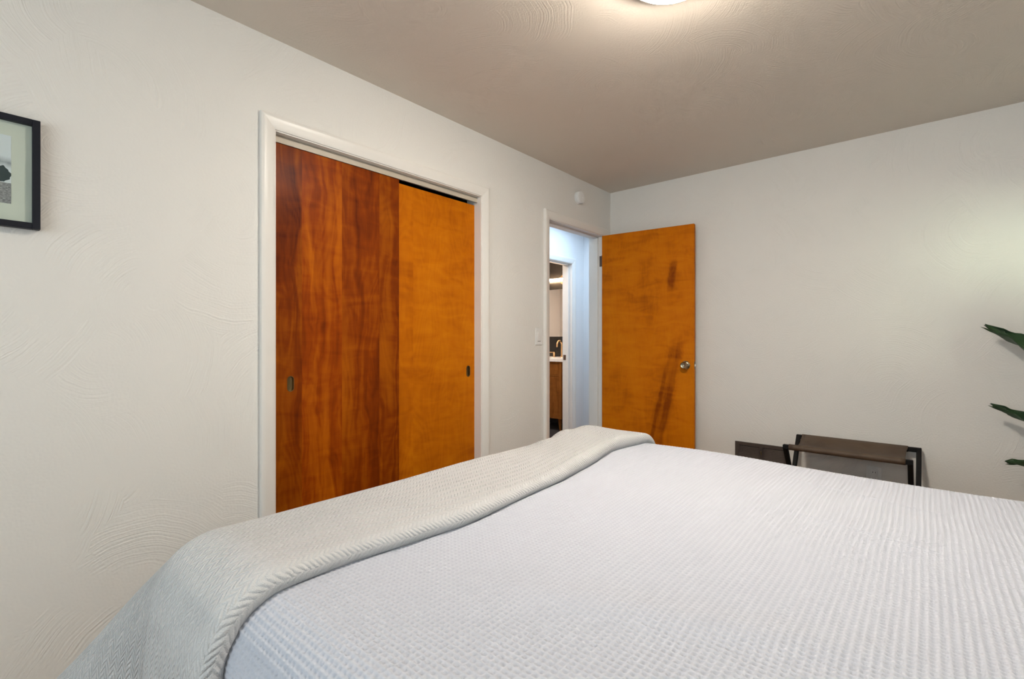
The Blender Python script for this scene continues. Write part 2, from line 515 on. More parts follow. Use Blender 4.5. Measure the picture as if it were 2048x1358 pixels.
# ------------------------------------------------------------------ room shell
def wall_x(name, x0, x1, y0, y1, openings, mat, z1=HC):
    """wall in the YZ plane with rectangular openings (ya, yb, za, zb) sorted by y"""
    bm = bmesh.new(); cur = y0
    for (a, b, za, zb) in openings:
        if a > cur: bx(bm, x0, x1, cur, a, 0, z1)
        if za > 0: bx(bm, x0, x1, a, b, 0, za)
        if zb < z1: bx(bm, x0, x1, a, b, zb, z1)
        cur = b
    if cur < y1: bx(bm, x0, x1, cur, y1, 0, z1)
    return struct(obj(name, bm, mat))

def wall_y(name, y0, y1, x0, x1, openings, mat, z1=HC):
    bm = bmesh.new(); cur = x0
    for (a, b, za, zb) in openings:
        if a > cur: bx(bm, cur, a, y0, y1, 0, z1)
        if za > 0: bx(bm, a, b, y0, y1, 0, za)
        if zb < z1: bx(bm, a, b, y0, y1, zb, z1)
        cur = b
    if cur < x1: bx(bm, cur, x1, y0, y1, 0, z1)
    return struct(obj(name, bm, mat))

JT = 0.018  # jamb board thickness
wall_x('wall_left', XL - WT, XL, YF - 0.12, YB, [(CL0 - JT, CL1 + JT, 0, CLZ + JT), (EN0 - JT, EN1 + JT, 0, ENZ + JT)], 'wall')['label'] = 'swept white plaster wall with the closet and the hallway door'
wall_y('wall_back', YB, YB + WT, XL - WT, XR + 0.15, [], 'wall_b')['label'] = 'swept white plaster wall behind the open door and luggage rack'
W1 = (2.55, 3.50, 1.40, 1.92)
W2 = (-1.60, 0.60, 0.80, 2.10)
wall_x('wall_right', XR, XR + 0.15, YF - 0.12, YB, [W1], 'wall')['label'] = 'plaster wall at the head of the bed'
wall_y('wall_front', YF - 0.12, YF, XL, XR, [W2], 'wall_b')['label'] = 'plaster wall with the wide window'
struct(obj('floor', box(XL - 0.9, XR + 0.15, YF - 0.12, YB + WT, -0.1, 0), 'floor'), 'brown wooden bedroom floor')
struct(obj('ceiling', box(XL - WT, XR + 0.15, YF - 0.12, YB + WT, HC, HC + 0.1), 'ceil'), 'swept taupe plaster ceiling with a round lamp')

def window(name, wall, r, label):
    a, b, za, zb = r
    e = empty(name, ((XR + 0.06, (a + b) / 2, za) if wall == 'x' else ((a + b) / 2, YF - 0.06, za)))
    def part(nm, u0, u1, z0, z1, d0, d1, mat):
        off = -(a + b) / 2
        if wall == 'x': bm = box(d0, d1, u0 + off, u1 + off, z0 - za, z1 - za)
        else: bm = box(u0 + off, u1 + off, -d1, -d0, z0 - za, z1 - za)
        return obj(nm, bm, mat, e)
    t = 0.045
    part('frame_side', a, a + t, za, zb, -0.03, 0.05, 'trim'); part('frame_side', b - t, b, za, zb, -0.03, 0.05, 'trim')
    part('frame_rail', a + t, b - t, za, za + t, -0.03, 0.05, 'trim'); part('frame_rail', a + t, b - t, zb - t, zb, -0.03, 0.05, 'trim')
    m = (a + b) / 2
    part('mullion', m - 0.02, m + 0.02, za + t, zb - t, -0.02, 0.04, 'trim')
    part('pane', a + t, m - 0.02, za + t, zb - t, 0.008, 0.012, 'glass'); part('pane', m + 0.02, b - t, za + t, zb - t, 0.008, 0.012, 'glass')
    return struct(e, label)
window('window_1', 'x', W1, 'high window beside the plant')
window('window_2', 'y', W2, 'wide window opposite the far wall')

# hallway and bathroom shells
wall_x('wall_hall_far', HXB, HX, HY0 - 0.6, HY1, [(BA0 - JT, BA1 + JT, 0, 2.045 + JT)], 'hallwall')['label'] = 'pale hallway wall with the bathroom doorway'
wall_y('wall_hall_end', HY1, HY1 + 0.1, HX - 0.13, XL - WT, [], 'hallwall')['label'] = 'pale end wall of the hallway'
wall_x('wall_hall_near', XL - WT - 0.012, XL - WT, YB, HY1, [], 'hallwall')['label'] = 'hallway side of the wall beyond the bedroom'
wall_x('wall_hall_lining', XL - WT - 0.012, XL - WT, 2.30, YB, [(EN0 - JT, EN1 + JT, 0, ENZ + JT)], 'hallwall')['label'] = 'hallway face of the bedroom wall'
wall_y('wall_hall_start', HY0 - 0.02, HY0, HX, XL - WT - 0.012, [], 'hallwall')['label'] = 'pale wall closing the near end of the hallway'
struct(obj('ceiling_hall', box(HXB - 2.2, XL - WT, HY0 - 0.6, BATH_Y + 0.1, HC, HC + 0.1), 'hallceil'), 'white ceiling over the hallway')
struct(obj('floor_hall', bx(bx(bmesh.new(), HX, XL - 0.9, HY0 - 0.6, HY1 + 0.1, -0.1, 0), XL - 0.9, XL - WT, YB + WT, HY1 + 0.1, -0.1, 0), 'floor'), 'brown wooden hallway floor')
struct(obj('floor_bath', box(HXB - 2.2, HX, 3.3, BATH_Y + 0.1, -0.1, 0), 'tile_floor'), 'dark tiled bathroom floor')
struct(obj('wall_bath_tiled', box(HXB - 2.2, HXB + 0.02, BATH_Y, BATH_Y + 0.1, 0, HC), 'tile_black'), 'black tiled bathroom wall behind the vanity')
struct(obj('wall_bath_left', box(HXB - 2.3, HXB - 2.2, 3.3, BATH_Y + 0.1, 0, HC), 'bathwall'), 'warm white bathroom side wall')
struct(obj('wall_bath_front', box(HXB - 2.2, HXB - 0.02, 3.2, 3.3, 0, HC), 'bathwall'), 'warm white bathroom wall reflected in the mirror')
struct(obj('wall_bath_right', box(HXB - 0.012, HXB, BA1 + JT, BATH_Y, 0, HC), 'bathwall'), 'warm white bathroom wall beside the vanity')
# closet box
bm = bmesh.new()
bx(bm, XL - 0.62, XL - 0.60, 0.6, 2.40, 0, HC)
bx(bm, XL - 0.60, XL - WT, 0.58, 0.6, 0, HC); bx(bm, XL - 0.60, XL - WT, 2.38, 2.40, 0, HC)
bx(bm, XL - 0.60, XL - WT, 0.6, 2.38, HC - 0.02, HC)
struct(obj('wall_closet', bm, 'closet_in'), 'dark inside of the closet')

# ------------------------------------------------------------------ casings and jambs
# profile of the ranch casing: (distance outward from its inner edge, projection from the wall)
PROF = [(0.0, 0.0), (0.0, 0.009), (0.004, 0.0115), (0.015, 0.0135), (0.030, 0.0165), (0.043, 0.019), (0.052, 0.0195), (0.058, 0.017), (0.060, 0.012), (0.060, 0.0)]
def casing(par, x, sgn, y0, y1, zt, mat='trim', left=True, right=True, clip_r=None, prof=PROF):
    px = lambda p: x + sgn * p
    if left:
        obj('casing_side', extrude_poly([(px(p), y0 - o_, 0) for o_, p in prof], [(px(p), y0 - o_, zt + o_) for o_, p in prof]), mat, par, True, 40)
    if right:
        rr = prof if clip_r is None else [(min(o_, clip_r), p) for o_, p in prof]
        obj('casing_side', extrude_poly([(px(p), y1 + o_, 0) for o_, p in rr], [(px(p), y1 + o_, zt + o_) for o_, p in rr]), mat, par, True, 40)
    obj('casing_head', extrude_poly([(px(p), y0 - o_, zt + o_) for o_, p in prof], [(px(p), y1 + o_, zt + o_) for o_, p in prof]), mat, par, True, 40)

RV = 0.005  # reveal: the jamb edge shows beside the casing
t1 = struct(empty('trim_1', (0, 0, 0)), 'white painted frame around the sliding closet doors')
casing(t1, XL, 1, CL0 - RV, CL1 + RV, CLZ + RV)
obj('jamb_side', box(XL - WT, XL + 0.004, CL0 - JT, CL0, 0, CLZ + JT, bevel=0.001), 'trim', t1)
obj('jamb_side', box(XL - WT, XL + 0.004, CL1, CL1 + JT, 0, CLZ + JT, bevel=0.001), 'trim', t1)
obj('jamb_head', box(XL - WT, XL + 0.004, CL0, CL1, CLZ, CLZ + JT, bevel=0.001), 'trim', t1)
# overhead sliding track with its fascia
tr = bmesh.new()
bx(tr, XL - 0.032, XL - 0.028, CL0 + 0.001, CL1 - 0.001, 2.0185, CLZ - 0.0005)
bx(tr, XL - 0.105, XL - 0.032, CL0 + 0.001, CL1 - 0.001, CLZ - 0.004, CLZ - 0.0005)
bx(tr, XL - 0.031, XL - 0.0265, CL0 + 0.001, CL1 - 0.001, 2.0185, 2.0215)
bx(tr, XL - 0.031, XL - 0.0265, CL0 + 0.001, CL1 - 0.001, 2.044, 2.0465)
obj('door_track', tr, 'track', t1)

t2 = struct(empty('trim_2', (0, 0, 0)), 'white painted frame around the hallway doorway')
casing(t2, XL, 1, EN0 - RV, EN1 + RV, ENZ + RV)
JD0, JD1 = XL - WT - 0.012, XL + 0.004
obj('jamb_side', box(JD0, JD1, EN0 - JT, EN0, 0, ENZ + JT, bevel=0.001), 'trim', t2)
hj = obj('jamb_side', box(JD0, JD1, EN1, EN1 + JT, 0, ENZ + JT, bevel=0.001), 'trim', t2)
obj('jamb_head', box(JD0, JD1, EN0, EN1, ENZ, ENZ + JT, bevel=0.001), 'trim', t2)
SX0, SX1 = XL - 0.085, XL - 0.045     # door stop
obj('door_stop', box(SX0, SX1, EN0, EN0 + 0.011, 0, ENZ, bevel=0.001), 'trim', t2)
obj('door_stop', box(SX0, SX1, EN1 - 0.011, EN1, 0, ENZ, bevel=0.001), 'trim', t2)
obj('door_stop', box(SX0, SX1, EN0 + 0.011, EN1 - 0.011, ENZ - 0.011, ENZ, bevel=0.001), 'trim', t2)
casing(t2, JD0, -1, EN0 - RV, EN1 + RV, ENZ + RV)

t3 = struct(empty('trim_3', (0, 0, 0)), 'white painted frame around the bathroom doorway')
casing(t3, HX, 1, BA0 - RV, BA1 + RV, 2.045 + RV, prof=[(a, b) for a, b in PROF])
obj('jamb_side', box(HXB, HX + 0.004, BA0 - JT, BA0, 0, 2.045 + JT, bevel=0.001), 'trim', t3)
fj = obj('jamb_side', box(HXB, HX + 0.004, BA1, BA1 + JT, 0, 2.045 + JT, bevel=0.001), 'trim', t3)
obj('jamb_head', box(HXB, HX + 0.004, BA0, BA1, 2.045, 2.045 + JT, bevel=0.001), 'trim', t3)
obj('door_stop', box(HX - 0.075, HX - 0.04, BA1 - 0.011, BA1, 0, 2.034, bevel=0.001), 'trim', t3)
obj('door_stop', box(HX - 0.075, HX - 0.04, BA0, BA1 - 0.011, 2.034, 2.045, bevel=0.001), 'trim', t3)
sp = obj('strike_plate', box(HXB + 0.012, HXB + 0.052, BA1 - 0.0025, BA1 + 0.0005, 0.93, 0.99, bevel=0.0008), 'hinge', fj)
sp['label'] = 'dark metal strike plate'

# ------------------------------------------------------------------ sliding closet doors with flush cup pulls
def stadium(cy, cz, w, h, x, n=12):
    r = w / 2; s = h / 2 - r; pts = []
    for i in range(n + 1):
        a = math.pi * i / n; pts.append((x, cy + r * math.cos(a), cz + s + r * math.sin(a)))
    for i in range(n + 1):
        a = math.pi + math.pi * i / n; pts.append((x, cy + r * math.cos(a), cz - s + r * math.sin(a)))
    return pts

def ring_loft(loops, cap_last=True):
    bm = bmesh.new(); L = [[bm.verts.new(p) for p in lp] for lp in loops]
    n = len(L[0])
    for a, b in zip(L, L[1:]):
        for i in range(n): bm.faces.new((a[i], a[(i + 1) % n], b[(i + 1) % n], b[i]))
    if cap_last: bm.faces.new(L[-1])
    bmesh.ops.recalc_face_normals(bm, faces=bm.faces[:])
    return bm

def closet_door(name, x_front, y0, y1, ztop, pull_y, mat, label):
    th = 0.018
    d = obj(name, box(x_front - th, x_front, y0, y1, 0.012, ztop, bevel=0.0012, seg=1), mat)
    cut = obj('cutter', ring_loft([stadium(pull_y, 0.975, 0.024, 0.062, x_front + 0.01), stadium(pull_y, 0.975, 0.024, 0.062, x_front - 0.010)]), mat)
    bmc = bmesh.new(); bmc.from_mesh(cut.data); bmesh.ops.holes_fill(bmc, edges=bmc.edges[:], sides=0)
    bmesh.ops.recalc_face_normals(bmc, faces=bmc.faces[:]); bmc.to_mesh(cut.data); bmc.free()
    md_ = d.modifiers.new('cut', 'BOOLEAN'); md_.operation = 'DIFFERENCE'; md_.object = cut; md_.solver = 'EXACT'
    dg = bpy.context.evaluated_depsgraph_get()
    me = bpy.data.meshes.new_from_object(d.evaluated_get(dg))
    d.modifiers.clear(); d.data = me
    bpy.data.objects.remove(cut, do_unlink=True)
    rim = obj('flush_pull', ring_loft([stadium(pull_y, 0.975, 0.031, 0.069, x_front + 0.0002), stadium(pull_y, 0.975, 0.030, 0.068, x_front + 0.0016),
                                     stadium(pull_y, 0.975, 0.0255, 0.0635, x_front + 0.0014), stadium(pull_y, 0.975, 0.0235, 0.0615, x_front - 0.001),
                                     stadium(pull_y, 0.975, 0.0215, 0.0595, x_front - 0.0085), stadium(pull_y, 0.975, 0.014, 0.052, x_front - 0.0095)]), 'brass_dark', d, True, 50)
    rim['label'] = 'dark oval brass pull set flush into the door'
    return struct(d, label)
closet_door('door_1', XL - 0.033, CL0 - 0.006, 1.552, 2.040, 0.976, 'closet_a', 'reddish brown sliding closet door standing in front of its fellow')
closet_door('door_2', XL - 0.054, 1.50, CL1 + 0.004, 2.007, 2.080, 'closet_b', 'golden brown sliding closet door running behind the reddish one')

# ------------------------------------------------------------------ open bedroom door
DW, DT = 0.752, 0.035
ang = math.radians(5.2)
d3 = empty('door_3', (XL + 0.008, EN1 - 0.030, 0), ang)
struct(d3, 'amber wooden bedroom door standing open against the wall')
obj('slab', box(0, DW, -0.0, DT, 0.012, ENZ - 0.002, bevel=0.0015, seg=1), 'door_wood', d3)
kx = DW - 0.062; kz = 0.975
kn = obj('knob', lathe([(0, 0.0), (0.031, 0.0), (0.033, -0.003), (0.030, -0.007), (0.020, -0.010), (0.0125, -0.013), (0.0125, -0.026),
                      (0.017, -0.030), (0.0255, -0.036), (0.0275, -0.044), (0.0265, -0.051), (0.022, -0.056), (0.0215, -0.0545), (0.014, -0.0530), (0.0, -0.0525)], 36, 'y', (kx, 0, kz)), 'knob', d3, True, 40)
kn['label'] = 'round antique brass door knob'
obj('knob_button', lathe([(0.0, -0.0565), (0.004, -0.0565), (0.005, -0.055), (0.005, -0.052)], 16, 'y', (kx, 0, kz)), 'latch', kn, True, 40)
obj('knob', lathe([(0, DT), (0.031, DT), (0.033, DT + 0.003), (0.022, DT + 0.010), (0.024, DT + 0.022), (0.018, DT + 0.028), (0, DT + 0.029)], 24, 'y', (kx, 0, kz)), 'knob', d3, True, 40)
lp = obj('latch_plate', box(DW - 0.0005, DW + 0.0012, 0.006, 0.029, kz - 0.028, kz + 0.028, bevel=0.0005), 'brass_dark', d3)
obj('latch_bolt', extrude_poly([(DW, 0.010, kz - 0.008), (DW + 0.011, 0.010, kz - 0.008), (DW, 0.024, kz - 0.008)], [(DW, 0.010, kz + 0.008), (DW + 0.011, 0.010, kz + 0.008), (DW, 0.024, kz + 0.008)]), 'latch', lp)
for hz in (1.835, 0.22):
    h = obj('hinge', box(-0.004, 0.0005, 0.002, 0.033, hz - 0.045, hz + 0.045, bevel=0.0005), 'hinge', d3)
    obj('hinge_pin', tube([(-0.006, DT + 0.001, hz - 0.047), (-0.006, DT + 0.001, hz + 0.047)], 0.0055, 12), 'hinge', h, True, 50)
    hp = obj('hinge_leaf', box(XL - 0.032, XL + 0.003, EN1 - 0.0022, EN1 + 0.0005, hz - 0.045, hz + 0.045, bevel=0.0005), 'hinge', hj)

# ------------------------------------------------------------------ bed
bed = empty('bed', (-0.40, 1.33, 0)); tag(bed, 'wide bed made up with white waffle bedspread, foot towards the closet', 'bed')
BX0, BX1, BY0, BY1 = -1.40, 0.62, 0.38, 2.28
L = lambda x0, x1, y0, y1, z0, z1, **k: box(x0 + 0.40, x1 + 0.40, y0 - 1.33, y1 - 1.33, z0, z1, **k)
obj('mattress', L(BX0 + 0.01, BX1, BY0 + 0.01, BY1 - 0.01, 0.36, 0.638, bevel=0.075, seg=5), 'mattress', bed, True)
obj('base', L(BX0 + 0.02, BX1, BY0 + 0.02, BY1 - 0.02, 0.14, 0.36, bevel=0.01), 'bedbase', bed)
for lx in (BX0 + 0.12, BX1 - 0.12):
    for ly in (BY0 + 0.14, BY1 - 0.14):
        obj('leg', lathe([(0, 0), (0.020, 0), (0.028, 0.14), (0, 0.14)], 16, 'z', (lx + 0.40, ly - 1.33, 0)), 'black_wood', bed, True, 40)

def grid_object(name, P, UV, mat, closed=False):
    """P: (ns, nt, 3) array of points -> one smooth quad mesh with a UV map in metres"""
    ns, nt, _ = P.shape
    me = bpy.data.meshes.new(name)
    i = np.arange(ns - 1)[:, None] * nt + np.arange(nt - 1)[None, :]
    q = np.stack([i, i + nt, i + nt + 1, i + 1], -1).reshape(-1, 4)
    nf = len(q)
    me.vertices.add(ns * nt); me.vertices.foreach_set('co', P.reshape(-1).astype(np.float32))
    me.loops.add(nf * 4); me.loops.foreach_set('vertex_index', q.reshape(-1).astype(np.int32))
    me.polygons.add(nf)
    me.polygons.foreach_set('loop_start', (np.arange(nf) * 4).astype(np.int32))
    me.polygons.foreach_set('use_smooth', np.ones(nf, dtype=bool))
    uvl = me.uv_layers.new(name='UVMap')
    uvl.data.foreach_set('uv', UV.reshape(-1, 2)[q.reshape(-1)].reshape(-1).astype(np.float32))
    me.update(calc_edges=True); me.validate()
    me.materials.append(M[mat])
    o = bpy.data.objects.new(name, me); C.objects.link(o)
    return o

def smooth_noise(x, y, seed):
    rs = np.random.RandomState(seed); out = 0
    for _ in range(9):
        a = rs.uniform(0, 6.283); k = rs.uniform(0.6, 1.6); p = rs.uniform(0, 6.283)
        out = out + np.sin((x * math.cos(a) + y * math.sin(a)) * k + p)
    return out / 4.5

TOP = 0.660
RND = 0.12
IX0, IX1, IY0, IY1 = -1.33, 0.62, 0.452, 2.205      # flat part of the top

def drape(s, t, lift, corner_flare=0.0):
    """cloth point (s, t) in metres on the unrolled plane -> world; lift = height above the coverlet surface"""
    qx = np.clip(s, IX0, IX1); qy = np.clip(t, IY0, IY1)
    ex, ey = s - qx, t - qy
    r = np.sqrt(ex * ex + ey * ey) + 1e-9
    nx, ny = ex / r, ey / r
    diag = np.abs(2 * nx * ny)
    amax = math.pi / 2 - 0.04 - corner_flare * diag ** 1.5
    a = np.minimum(r / RND, amax)
    rest = np.maximum(r - RND * amax, 0)
    fold = smooth_noise(s * 26 * np.abs(ny) + t * 26 * np.abs(nx), 0 * s + 2.0, 5)
    g = (RND + lift) * np.sin(a) + rest * np.cos(amax) + fold * 0.05 * np.minimum(rest, 0.3) * (1 - diag)
    k = RND - (RND + lift) * np.cos(a) + rest * np.sin(amax)
    x = qx + nx * g; y = qy + ny * g; z = TOP - k
    crown = 0.006 * smooth_noise(s * 3.2, t * 3.2, 3) * np.clip(1 - rest * 4, 0, 1) + 0.004 * smooth_noise(s * 9, t * 8, 11) * (a < 0.9)
    return x, y, z + crown, nx, ny, a

# coverlet: every waffle cell is real relief
wx, wy = 0.0135, 0.0120
def spaced(a, f0, f1, b, fine, coarse):
    return np.concatenate([np.arange(a, f0, coarse), np.arange(math.ceil(f0 / fine), math.floor(f1 / fine) + 1) * fine, np.arange(f1 + fine, b, coarse)])
s = spaced(-1.20, -1.04, 0.36, 0.62, wx / 6, wx / 3); t = spaced(IY0 - 0.47, IY0 - 0.24, IY1 + 0.06, IY1 + 0.47, wy / 5, wy / 3)
S, T = np.meshgrid(s, t, indexing='ij')
ripple = 0.0022 * smooth_noise(S * 14, T * 14, 21)
cx = np.abs(np.cos(math.pi * (S + ripple) / wx)); cy = np.abs(np.cos(math.pi * (T + ripple) / wy))
W = np.maximum(cx, cy) ** 1.3 * 0.0056 + 0.0008 * cx * cy
X, Y, Z, NX, NY, A = drape(S, T, W - 0.004)
# a few long soft creases across the spread
for (x0, y0, x1, y1, w, h_) in ((-0.50, 2.02, 0.10, 1.86, 0.012, 0.004), (-0.35, 1.62, 0.15, 1.50, 0.012, 0.003), (-0.75, 0.72, 0.05, 1.02, 0.05, 0.007), (-0.30, 0.55, 0.35, 1.10, 0.07, 0.008)):
    dx, dy = x1 - x0, y1 - y0; ll = math.hypot(dx, dy)
    tt = np.clip(((S - x0) * dx + (T - y0) * dy) / ll ** 2, 0, 1)
    dd = np.hypot(S - x0 - tt * dx, T - y0 - tt * dy)
    Z = Z + h_ * np.exp(-(dd / w) ** 2) * np.sin(np.pi * np.clip(tt, 0.0, 1)) * (A < 1.2)
cov = grid_object('coverlet', np.stack([X, Y, Z], -1), np.stack([S, T], -1), 'coverlet')
tag(cov, 'white waffle-weave cotton bedspread covering the whole bed', 'bedspread')

# throw folded across the foot, hanging down at foot and both sides
st = 0.006
INNER = -1.000
ER = 0.017                                    # half thickness of the folded throw
th_e = np.radians(np.linspace(-75, 90, 18))   # rounded fold along the inner edge, overhanging the spread
rows_e = -ER * (1 - np.cos(th_e))
s = INNER + np.concatenate([rows_e, np.arange(-ER - st, -0.83, -st)])
rise = np.concatenate([0.5 + 0.5 * np.sin(th_e), np.ones(len(s) - len(th_e))])
t = np.arange(IY0 - 0.52, IY1 + 0.42, st)
S, T = np.meshgrid(s, t, indexing='ij')
edge_line = np.interp(t, [0.3, 0.45, 0.60, 0.97, 1.40, 1.75, 1.95, 2.10, 2.25, 2.5], [-0.99, -1.0, -1.012, -0.975, -1.0, -1.045, -1.085, -1.060, -1.045, -1.06])
ker = np.hanning(35); ker /= ker.sum()
edge_line = np.convolve(np.pad(edge_line, 17, mode='edge'), ker, mode='valid')
edge_wave = (edge_line - INNER)[None, :] + 0.004 * smooth_noise(T * 17, 0 * T, 33)
fade = np.clip(1 - (INNER - S) / 0.4, 0, 1)
S2 = S + edge_wave * fade
thick = 0.032 + 0.010 * smooth_noise(S * 6, T * 5, 41) + 0.020 * np.exp(-((T - 2.10) / 0.20) ** 2)
# soft wrinkles running across the throw where it slumps towards the far side
thick = thick + 0.006 * np.sin(T * 34 + S * 12) * np.exp(-((T - 2.02) / 0.20) ** 2) * np.clip((INNER - S) / 0.1, 0, 1) + 0.004 * smooth_noise(S * 14, T * 9, 47)
lift = 0.0035 + thick * rise[:, None]
X, Y, Z, NX, NY, A = drape(S2, T, lift, corner_flare=0.70)
P3 = np.stack([X, Y, Z], -1)
du = np.zeros_like(S); du[1:] = np.cumsum(np.linalg.norm(np.diff(P3, axis=0), axis=-1).mean(1))[:, None]
thr = grid_object('throw_blanket', P3, np.stack([du, T], -1), 'throw')
tag(thr, 'thick oatmeal herringbone-knit throw folded across the foot of the bed', 'blanket')
sm = thr.modifiers.new('thickness', 'SOLIDIFY'); sm.thickness = 0.006; sm.offset = -1

# ------------------------------------------------------------------ picture frame
pf = empty('picture_frame', (XL, 0, 0)); tag(pf, 'black framed black-and-white photograph with a wide pale mat', 'picture')
fx = 0.028
FY1, FZ0, FZ1, FW = 0.180, 1.507, 1.840, 0.018
FY0 = FY1 - 0.43
def pbox(nm, y0, y1, z0, z1, x0, x1, mat, bev=0.0): return obj(nm, box(x0, x1, y0, y1, z0, z1, bevel=bev, seg=1), mat, pf)
pbox('frame_side', FY1 - FW, FY1, FZ0, FZ1, 0.002, fx, 'black_frame', 0.001)
pbox('frame_side', FY0, FY0 + FW, FZ0, FZ1, 0.002, fx, 'black_frame', 0.001)
pbox('frame_rail', FY0 + FW, FY1 - FW, FZ1 - FW, FZ1, 0.002, fx, 'black_frame', 0.001)
pbox('frame_rail', FY0 + FW, FY1 - FW, FZ0, FZ0 + FW, 0.002, fx, 'black_frame', 0.001)
pbox('mat', FY0 + FW, FY1 - FW, FZ0 + FW, FZ1 - FW, 0.004, 0.012, 'mat_board')
ph = pbox('photograph', FY0 + 0.062, 0.118, 1.576, 1.779, 0.0118, 0.0126, 'photo')
ph['label'] = 'grey outdoor snapshot with bare trees'
pbox('glass', FY0 + FW, FY1 - FW, FZ0 + FW, FZ1 - FW, 0.0150, 0.0168, 'glass')

# ------------------------------------------------------------------ smoke detector, light switch, outlet
sd = empty('smoke_detector', (XL, 3.227, 2.285)); tag(sd, 'round white smoke detector high on the wall above the doorway', 'smoke detector')
obj('base', lathe([(0, 0.0005), (0.050, 0.0005), (0.050, 0.010), (0.047, 0.011), (0, 0.011)], 40, 'x'), 'white_plastic', sd, True, 35)
cvr = obj('cover', lathe([(0.045, 0.011), (0.0485, 0.013), (0.0485, 0.030), (0.046, 0.034), (0.040, 0.036), (0, 0.0365)], 40, 'x'), 'white_plastic', sd, True, 35)
obj('test_button', lathe([(0.009, 0.036), (0.009, 0.038), (0, 0.0385)], 20, 'x', (0, 0.018, 0.0)), 'white_plastic', cvr, True, 35)

sw = empty('light_switch', (XL, 2.718, 1.192)); tag(sw, 'white rocker light switch beside the hallway doorway', 'light switch')
obj('plate', box(0.0003, 0.006, -0.037, 0.037, -0.060, 0.060, bevel=0.0022), 'white_plastic', sw)
rk = obj('rocker', extrude_poly([(0.006, -0.0165, -0.033), (0.0062, -0.0165, -0.033), (0.0105, -0.0165, 0.033), (0.006, -0.0165, 0.033)], [(0.006, 0.0165, -0.033), (0.0062, 0.0165, -0.033), (0.0105, 0.0165, 0.033), (0.006, 0.0165, 0.033)]), 'white_plastic', sw)
obj('gap', box(0.0058, 0.0066, -0.0168, 0.0168, -0.0365, -0.0335), 'slot', sw)

ol = empty('wall_outlet', (-0.256, YB, 0.325)); tag(ol, 'white duplex wall outlet low on the wall under the luggage rack', 'outlet')
obj('plate', box(-0.037, 0.037, -0.006, -0.0003, -0.058, 0.058, bevel=0.002), 'white_plastic', ol)
for cz in (0.020, -0.020):
    f = obj('receptacle', box(-0.017, 0.017, -0.0085, -0.0055, cz - 0.014, cz + 0.014, bevel=0.0025), 'white_plastic', ol)
    for sx_ in (-0.0065, 0.0065):
        obj('slot', box(sx_ - 0.0012, sx_ + 0.0012, -0.0088, -0.0080, cz - 0.002, cz + 0.007), 'slot', f)

# ------------------------------------------------------------------ wall register
vt = empty('wall_register', (-0.896, YB, 0.0)); tag(vt, 'brown metal louvred wall register low on the wall beside the luggage rack', 'vent')
VW, VZ0, VZ1 = 0.172, 0.16, 0.432
fr = bmesh.new()
for a in ((-VW, VW, VZ1 - 0.024, VZ1), (-VW, VW, VZ0, VZ0 + 0.024), (-VW, -VW + 0.024, VZ0 + 0.024, VZ1 - 0.024), (VW - 0.024, VW, VZ0 + 0.024, VZ1 - 0.024), (-0.010, 0.010, VZ0 + 0.024, VZ1 - 0.024)):
    bx(fr, a[0], a[1], -0.012, -0.0004, a[2], a[3])
obj('frame', fr, 'vent', vt)
obj('backing', box(-VW + 0.02, VW - 0.02, -0.003, -0.0008, VZ0 + 0.02, VZ1 - 0.02), 'vent_dark', vt)
slat_me = None
z = VZ0 + 0.032
while z < VZ1 - 0.028:
    for x0, x1 in ((-VW + 0.024, -0.010), (0.010, VW - 0.024)):
        if slat_me is None:
            so = obj('slat', extrude_poly([(0, -0.0115, -0.0045), (0, -0.0100, -0.0045), (0, -0.0035, 0.0040), (0, -0.0050, 0.0040)],
                                          [(0.138, -0.0115, -0.0045), (0.138, -0.0100, -0.0045), (0.138, -0.0035, 0.0040), (0.138, -0.0050, 0.0040)]), 'vent', vt)
            slat_me = so.data
        else:
            so = bpy.data.objects.new('slat', slat_me); C.objects.link(so); so.parent = vt
        so.location = (x0, 0, z)
    z += 0.0115
lv = obj('lever', tube([(0.003, -0.012, VZ1 - 0.075), (0.003, -0.026, VZ1 - 0.050)], 0.0028, 10), 'brass', vt, True, 50)

# ------------------------------------------------------------------ folding luggage rack (X legs, leather sling)
rkx0, rkx1 = -0.672, -0.030
RYF, RYB, RZ = 3.300, 3.700, 0.535
rack = empty('luggage_rack', ((rkx0 + rkx1) / 2, (RYF + RYB) / 2, 0)); tag(rack, 'black folding luggage rack with a brown leather sling against the wall', 'luggage rack')
ocx, ocy = (rkx0 + rkx1) / 2, (RYF + RYB) / 2
def rl(p): return (p[0] - ocx, p[1] - ocy, p[2])
bw = 0.026
def bar(p, q, w=bw, d=bw, across=Vector((1, 0, 0))):
    p, q = Vector(rl(p)), Vector(rl(q)); ax = (q - p).normalized()
    a = across; b = ax.cross(a).normalized()
    cs = [(-w / 2, -d / 2), (w / 2, -d / 2), (w / 2, d / 2), (-w / 2, d / 2)]
    bm = extrude_poly([p + a * i + b * j for i, j in cs], [q + a * i + b * j for i, j in cs])
    bmesh.ops.bevel(bm, geom=bm.edges[:], offset=0.0025, segments=1, affect='EDGES')
    return bm
in_ = 0.030
